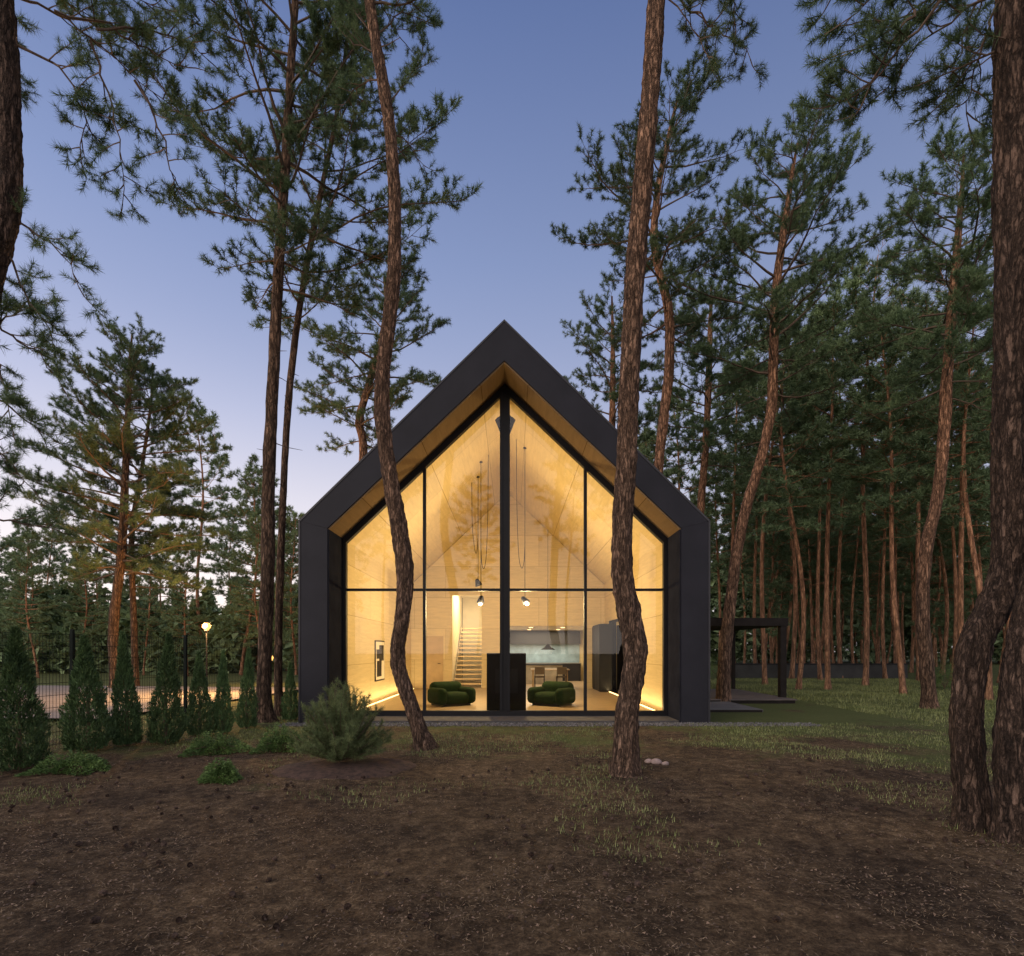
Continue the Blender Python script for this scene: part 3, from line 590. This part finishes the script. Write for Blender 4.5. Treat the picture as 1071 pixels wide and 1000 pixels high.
def pendant(x,y,z,label,rot,lit=True,lx=.4):
    ztop=AI-.06-sl*abs(x-HX); zt2=AI-.06-sl*abs(x+lx-HX)-z
    r=empty('pendant_lamp',(x,y,z),label,'pendant lamp')
    G().tube([(0,0,.12),(0,0,ztop-z)],.010,5).build('cord',BLK,r)
    c=cr([(lx,0,zt2),(lx*.93,0,zt2*.6),(lx*.72,.02,1.35),(lx*.4,.03,.95),(lx*.12,.02,1.1),(0,0,1.6)],22)
    G().tube([tuple(p) for p in c],.009,5).build('cord',BLK,r)
    G().lathe([(.05,ztop-z-.03),(.05,ztop-z)],sides=14).build('ceiling_rose',BLK,r)
    sh=G().lathe([(.03,.14),(.055,.12),(.10,-.02),(.115,-.08),(.108,-.08),(.05,.1)],sides=18).build('lamp_shade',BLK,r,smooth=True)
    sh.rotation_euler=rot
    if lit:
        bb=G().lathe([(.01,-.16),(.04,-.15),(.055,-.11),(.04,-.06),(.02,-.02)],sides=14).build('bulb',emis('bulb_glow',(1,.72,.38),30),r,smooth=True); bb.rotation_euler=rot
pendant(gx(503,17),17,3.12,'left lit black pendant spotlight on a long cord above the armchairs',(R(20),R(12),0),lx=.22)
pendant(gx(549,16.4),16.4,3.05,'right lit black pendant spotlight on a long cord above the armchairs',(R(-15),R(-35),0),lx=-.25)
pendant(gx(500,18),18,3.75,'higher unlit pendant spotlight behind the left lit one',(0,R(-20),0),False,lx=-.2)
point('pendant_light',(gx(503,17),16.9,2.85),320,.08); point('pendant_light',(gx(549,16.4),16.2,2.8),320,.08)
for i,(x,y) in enumerate([(1.0,25),(2.4,25),(1.0,27.5),(2.4,27.5)]):
    G().lathe([(.09,-.012),(.09,0)],(x,yy(y),2.638),16).build('downlight',LED,house)
area('kitchen_light',(HX+1.6,26.3,2.6),2.6,3.5,210,(0,0,0),(1,.82,.58)); area('stair_light',(HX+(sx0+sx1)/2,YB+2,4.15),.8,2.5,100,(0,0,0),(1,.78,.46))
kit=empty('kitchen_counter',(HX+1.6,YB+5.6,.1),'dark kitchen counter with wall cabinets at the back of the room','kitchen')
G().box(-1.9,2.0,-.1,.38,0,.86).build('base_cabinet',BLK,kit); G().box(-1.92,2.02,-.14,.38,.865,.90).build('worktop',simple('stone_worktop',(.12,.12,.12),.3),kit)
G().box(-1.9,2.0,.02,.38,1.85,2.5).build('wall_cabinet',simple('cabinet_dark',(.022,.021,.022),.5,.15),kit); G().box(-1.9,2.0,.36,.385,.91,1.84).build('backsplash',simple('blue_grey_splash',(.24,.35,.44),.3),kit)
tall=empty('tall_cabinet',(HX+3.62,20.9,.1),'tall black cabinet along the right wall beside the kitchen opening','cabinet')
CBK=simple('cab_black',(.010,.010,.011),.6,spec=.15)
G().box(-.22,.22,0,1.9,0,2.5).build('body',CBK,tall); 
for k in range(3): G().box(-.24,-.222,.02+k*.63,.61+k*.63,.05,2.45).build('door',CBK,tall)
island=empty('kitchen_island',(HX+1.5,YB+3.2,.1),'kitchen island with a pale front before the counter','kitchen island')
G().box(-.95,.95,-.4,.4,0,.86).build('body',simple('island_front',(.30,.27,.22),.5),island); G().box(-1,1,-.45,.45,.865,.91).build('worktop',BLK,island)
dt_=empty('dining_table',(HX+1.75,YB+.9,.1),'pale dining table in the kitchen opening','table')
TW=simple('table_wood',(.42,.30,.17),.4,.15); G().box(-.8,.8,-.4,.4,.71,.75).build('tabletop',TW,dt_)
for sx in(-1,1):
    for sy in(-1,1): G().tube([(sx*.7,sy*.32,0),(sx*.7,sy*.32,.71)],.03,8).build('leg',TW,dt_)
CF=simple('chair_cloth',(.10,.075,.05),.8)
for i,(x,lab) in enumerate([(-.45,'left dining chair with its back to the front glass'),(.45,'right dining chair with its back to the front glass')]):
    c=empty('dining_chair',(HX+1.75+x,YB+.45,.1),lab,'chair')
    G().box(-.21,.21,-.2,.22,.42,.47).build('seat',CF,c,bevel=.015); G().box(-.2,.2,-.22,-.19,.55,.85).build('backrest',CF,c,bevel=.01)
    for sx in(-1,1):
        G().tube([(sx*.19,-.2,0),(sx*.19,-.2,.8)],.014,6).build('leg',BLK,c); G().tube([(sx*.19,.2,0),(sx*.19,.2,.42)],.014,6).build('leg',BLK,c)
kp=empty('pendant_lamp',(gx(573,22.3),22.3,1.65),'black dome pendant hanging low before the kitchen opening','pendant lamp')
G().tube([(0,0,.14),(0,0,4.7)],.008,5).build('cord',BLK,kp); G().lathe([(.02,.22),(.06,.20),(.14,.10),(.30,0),(.29,0),(.12,.09)],sides=24).build('lamp_shade',BLK,kp,smooth=True)
GRN=simple('green_velvet',(.009,.023,.007),.9,.3,6,bump=.2,spec=.15)
def armchair(x,y,rz,label):
    r=empty('armchair',(x,y,.1),label,'armchair',rz=rz); r.scale=(.95,.95,.92)
    G().box(-.42,.42,-.44,.34,.05,.40).build('seat',GRN,r,bevel=.15,seg=6,smooth=True)
    G().box(-.52,.52,.16,.52,.05,.70).build('backrest',GRN,r,bevel=.17,seg=6,smooth=True)
    for s in(-1,1): G().box(*sorted((s*.32,s*.62)),-.46,.42,.05,.54).build('armrest',GRN,r,bevel=.145,seg=6,smooth=True)
    G().box(-.45,.45,-.35,.4,0,.07).build('base',BLK,r)
armchair(gx(472,15.8),15.8,R(35),'left green velvet armchair, left of the black stove')
armchair(gx(577,15.8),15.8,R(-35),'right green velvet armchair, right of the black stove')
STV=simple('stove_steel',(.005,.005,.006),.8,.2,5,spec=.1)
sv=empty('stove',(HX,14.35,.1),'black fireplace stove with tall flue standing behind the central mullions','stove')
G().box(-.46,.52,-.2,.25,0,1.45).build('body',STV,sv,bevel=.01); G().box(-.25,.31,-.21,-.201,.45,1.05).build('firebox_door',simple('soot',(.004,.004,.004),.5,spec=.2),sv)
G().tube([(0,.05,1.44),(0,.05,7.55)],.10,18).build('flue',STV,sv); G().lathe([(.1,6.95),(.26,7.35),(.22,7.36),(.1,7.5)],(0,.05,0),8).build('flue_collar',STV,sv)
pc=empty('wall_picture',(HX-WI+t0,17.4,.75),'framed dark abstract print on the left wall','picture')
G().box(.002,.03,-.6,.6,-.05,1.17).build('frame',BLK,pc); G().box(.031,.034,-.56,.56,-.01,1.13).build('print',simple('paper',(.7,.62,.5),.8,.05),pc)
sh=G()
for (a,b_,c_,d_) in [(-.45,.15,.08,.55),(-.15,.45,.551,1.03),(-.5,-.151,.62,.9)]: sh.box(.035,.037,a,b_,c_,d_)
sh.build('printed_shape',BLK,pc)
# ------------------------------------------------------------------ shelter, deck, boundary wall
DW=simple('dark_timber',(.014,.011,.010),.75,.3,6,spec=.2)
sh_=empty('open_shelter',(4.38,18,0),'flat roofed dark timber shelter attached to the right side of the house','shelter')
G().box(0,4.36,0,4.3,2.40,2.65).build('roof',DW,sh_)
G().box(4.13,4.32,.02,.22,0,2.40).build('post',DW,sh_)
G().box(4.16,4.28,4.05,4.17,0,2.40).build('post',DW,sh_)
dk=simple('deck_boards',(.12,.10,.09),.7,.25,5)
de=empty('deck',(4.38,17.3,0),'low wooden deck under the open shelter','deck'); b_=G()
for i in range(32): b_.box(0,4.3,.0+i*.15,.14+i*.15,.10,.13)
b_.build('boards',dk,de); G().box(.02,4.25,.03,4.8,-.05,.099).build('frame',DW,de)
stp=empty('deck_step',(4.38,14.9,0),'low slab between the house corner and the deck','step'); G().box(0,2.2,0,2.35,-.05,.07).build('slab',simple('slab_concrete',(.13,.125,.12),.85,.2,3,bump=.2),stp,bevel=.01)
G().box(.03,2.17,-.02,-.002,-.05,.06).build('edge',DW,stp)
bw=empty('boundary_wall',(gx(860,34),34,0),'long low dark wall far back among the right forest trunks','wall'); G().box(-5.5,5,-.15,.15,-.1,.80).build('wall_face',simple('dark_block',(.035,.036,.036),.85,.3,1.5),bw); G().box(-5.55,5.05,-.2,.2,.802,.86).build('coping',BLK,bw)
# ------------------------------------------------------------------ fence left
FM=simple('fence_green',(.012,.016,.014),.8,.2,3,spec=.1)
A=Vector((-8.35,4.6,0)); B=Vector((-5.95,17.0,0)); fd=(B-A).normalized(); n=5; seg=(B-A).length/n
fe=empty('mesh_fence',A,'dark welded mesh fence running behind the row of hedge conifers','fence')
for i in range(n+1):
    p=fd*seg*i; z=gh(A.x+p.x,A.y+p.y); G().box(p.x-.025,p.x+.025,p.y-.025,p.y+.025,z-.2,z+1.94).build('post',FM,fe)
for i in range(n):
    g_=G(); a=fd*(seg*i+.05); L=seg-.1
    for k in range(int(L/.055)+1):
        q=a+fd*(k*.055); w=.0022; g_.box(q.x-w,q.x+w,q.y-w,q.y+w,.05,1.88)
    for z in np.arange(.08,1.9,.2):
        e_=a+fd*L; g_.tube([(a.x,a.y,z),(e_.x,e_.y,z)],.0038,4)
    g_.build('mesh_panel',FM,fe)
GLW=emis('street_bulb',(1,.50,.12),2.4,(.1,.05,.02))
def lamp(px,py,d,label,e,s=1.0):
    p=P(px,py,d); r=empty('street_lamp',(p.x,d,gh(p.x,d)),label,'street lamp'); h=p.z-gh(p.x,d)
    G().tube([(0,0,-.1),(0,0,h-.12)],[.035*s,.02*s],8).build('pole',BLK,r)
    G().lathe([(.05*s,h-.18),(.08*s,h-.16),(.08*s,h-.13)],sides=12).build('lamp_base',BLK,r)
    G().lathe([(.06*s,h-.13),(.135*s,h-.05),(.14*s,h+.03),(.08*s,h+.11)],sides=16).build('bulb',GLW,r,smooth=True)
    G().lathe([(.11*s,h+.115),(.03*s,h+.16)],sides=12).build('cap',BLK,r)
    point('lamp_light',(p.x,d+.4,h),e,.04,(1,.50,.16)); point('lamp_light',(p.x,d-.20*s,h),e*.6,.03*s,(1,.52,.18))
lamp(216,655,20,'brightly lit warm lamp beyond the fence, left of the tallest pine',1700); lamp(284,688,27,'small lit lamp low beside the tallest pine trunk',160,.6)
# ------------------------------------------------------------------ ground cover
def ground_pts(n,seed,x0,x1,y0,y1,fn=None,pw_=1.0):
    r=random.Random(seed); out=[]
    while len(out)<n:
        y=y0+(y1-y0)*r.random()**pw_; x=r.uniform(x0,x1)
        if abs(x)>y*.95+.6: continue
        if y>12.45 and -4.8<x<9.1 and y<23: continue
        if fn and r.random()>fn(x,y): continue
        out.append((x,y,gh(x,y)))
    return np.array(out)
def lmask(x,y): return max(.1,min(1,.55+1.5*noise.noise(Vector((x*.9,y*.9,33)))+.5*noise.noise(Vector((x*3,y*3,3)))))
def litter(name,n,seed,size,wd,mat,lab,lift=.012):
    r=np.random.default_rng(seed); p=ground_pts(n,seed,-11,11,2.3,14,fn=lmask,pw_=1.5); p[:,2]+=r.uniform(.004,lift*1.8,n)
    a=r.uniform(0,6.283,n); el=r.normal(0,.25,n); d=np.stack([np.cos(a)*np.cos(el),np.sin(a)*np.cos(el),np.sin(el)],1)*(size*r.uniform(.5,1.3,n))[:,None]
    s=np.stack([-np.sin(a),np.cos(a),r.normal(0,.3,n)],1)*wd*r.uniform(.6,1.4,n)[:,None]
    o=link(name,tri_mesh(name,np.stack([p-s,p+s,p+d],1)),mat); tag(o,lab,'litter',kind='stuff')
def lm(name,a,b): 
    m=M(name); ge=m.N('ShaderNodeNewGeometry'); m.base(m.ramp(ge.outputs['Random Per Island'],[(0,a),(1,b)]),.9); return m.m
litter('needle_litter',60000,1,.042,.0015,lm('dry_needles',(.09,.06,.035),(.34,.25,.155)),'dry pine needles strewn over the soil')
litter('bark_litter',26000,2,.020,.0075,lm('bark_chips',(.018,.013,.010),(.23,.155,.105)),'bark flakes and bits strewn over the soil')
def gmask(x,y):
    k=noise.noise(Vector((x*.55,y*.55,5)))+noise.noise(Vector((x*2,y*2,1)))*.5
    b=-.30+.5*sm(5.5,11,y)+.16*sm(2.5,7,abs(x)); return max(0,min(1,(k+b)*2.2))
def grass(name,n,seed,reg,hgt,lab,pw_=1.0,mask=gmask):
    r=np.random.default_rng(seed); p=ground_pts(n,seed,*reg,fn=mask,pw_=pw_); p[:,2]-=.005; a=r.uniform(0,6.283,n); h=hgt*r.uniform(.4,1.2,n)
    tip=p+np.stack([np.cos(a)*h*.5,np.sin(a)*h*.5,h],1); s=np.stack([-np.sin(a),np.cos(a),np.zeros(n)],1)*(.0026*(1+p[:,1:2]*.09))
    o=link(name,tri_mesh(name,np.stack([p-s,p+s,tip],1)),GRASS); tag(o,lab,'grass',kind='stuff')
grass('grass',56000,3,(-12,13,4.2,17),.05,'sparse short grass growing through the forest soil')
grass('grass',44000,4,(4,22,12.6,32),.11,'thin green grass at the forest edge right of the house',mask=lambda x,y:min(1,max(0,.6+1.2*noise.noise(Vector((x*.4,y*.4,2))))))
r_=np.random.default_rng(8); ng=5200; gpv=np.stack([r_.uniform(-5.0,6.6,ng),r_.uniform(12.05,12.58,ng),r_.uniform(.0,.02,ng)],1)
a1=r_.normal(size=(ng,3)); a1/=np.linalg.norm(a1,axis=1)[:,None]; a2=np.cross(a1,r_.normal(size=(ng,3))); a2/=np.linalg.norm(a2,axis=1)[:,None]; a3=np.cross(a1,a2); sz=r_.uniform(.012,.03,ng)[:,None]
c1,c2,c3,c4=[gpv+q*sz for q in (a1,-a1*.5+a2*.9,-a1*.5-a2*.5+a3*.8,-a1*.5-a2*.5-a3*.8)]
gv=np.stack([c1,c2,c3,c1,c3,c4,c1,c4,c2,c2,c4,c3],1)
tag(link('gravel',tri_mesh('gravel',gv),lm('grey_gravel',(.05,.05,.055),(.22,.21,.21))),'grey gravel strip along the foot of the house front','gravel',kind='stuff')
cg=G(); rr=random.Random(2)
for L_ in range(7):
    f=L_/6; rad=.019*math.sin(math.pi*(.18+.72*f))
    for k in range(8):
        a=2*math.pi*(k+.5*(L_%2))/8; ca,sa=math.cos(a),math.sin(a); z=.002+.04*f
        cg.add([(ca*rad*.35,sa*rad*.35,z-.004),(ca*rad-sa*.006,sa*rad+ca*.006,z+.004),(ca*rad*1.25,sa*rad*1.25,z+.009),(ca*rad+sa*.006,sa*rad-ca*.006,z+.004)],[(0,1,2,3)])
cg.lathe([(.004,0),(.010,.012),(.009,.03),(.003,.044)],sides=8)
cm=bpy.data.meshes.new('pine_cone'); cm.from_pydata(cg.v,[],cg.f); cm.materials.append(lm('cone_scales',(.03,.019,.015),(.10,.062,.044)))
def cmask(x,y): return max(.2,min(1,.6+1.4*noise.noise(Vector((x*.7,y*.7,21)))))
pts=ground_pts(298,31,-8,8,2.6,8.2,fn=cmask,pw_=1.1)
for (x,y,z) in pts:
    o=bpy.data.objects.new('pine_cone',cm); COL.objects.link(o); s=rr.uniform(.65,1.1); o.location=(x,y,z+.016*s+.010); o.rotation_euler=(R(rr.uniform(65,110)),0,rr.uniform(0,6.28)); o.scale=(s,s,s)
    tag(o,'small brown pine cone lying on the bare soil in the foreground','pine cone','fallen pine cones')
STN=simple('pinkish_stone',(.36,.27,.24),.8,.25,9,bump=.3)
for i,(px,py,w,lab) in enumerate([(678,797,.10,'left pinkish stone at the foot of the sturdy front pine'),(687,795,.14,'largest pinkish stone, middle of the three by the sturdy front pine'),(696,798,.09,'right pinkish stone at the foot of the sturdy front pine')]):
    d=8.25-i*.1; x=gx(px,d); g_=G(); n0=9
    prof=[(.02,0),(.5,.02),(.62,.18),(.5,.42),(.25,.55),(.02,.58)]
    g_.lathe([(a*w,b*w) for a,b in prof],sides=12); g_.v=[(v[0]*(1+.25*noise.noise(Vector(v)*9+Vector((i,0,0)))),v[1]*(1+.2*noise.noise(Vector(v)*11)),v[2]*(1+.3*noise.noise(Vector((v[0]*8,v[1]*8,i))))) for v in g_.v]
    o=g_.build('stone',STN,smooth=True); o.location=(x,d,gh(x,d)-.005); o.rotation_euler=(0,0,i); tag(o,lab,'stone')
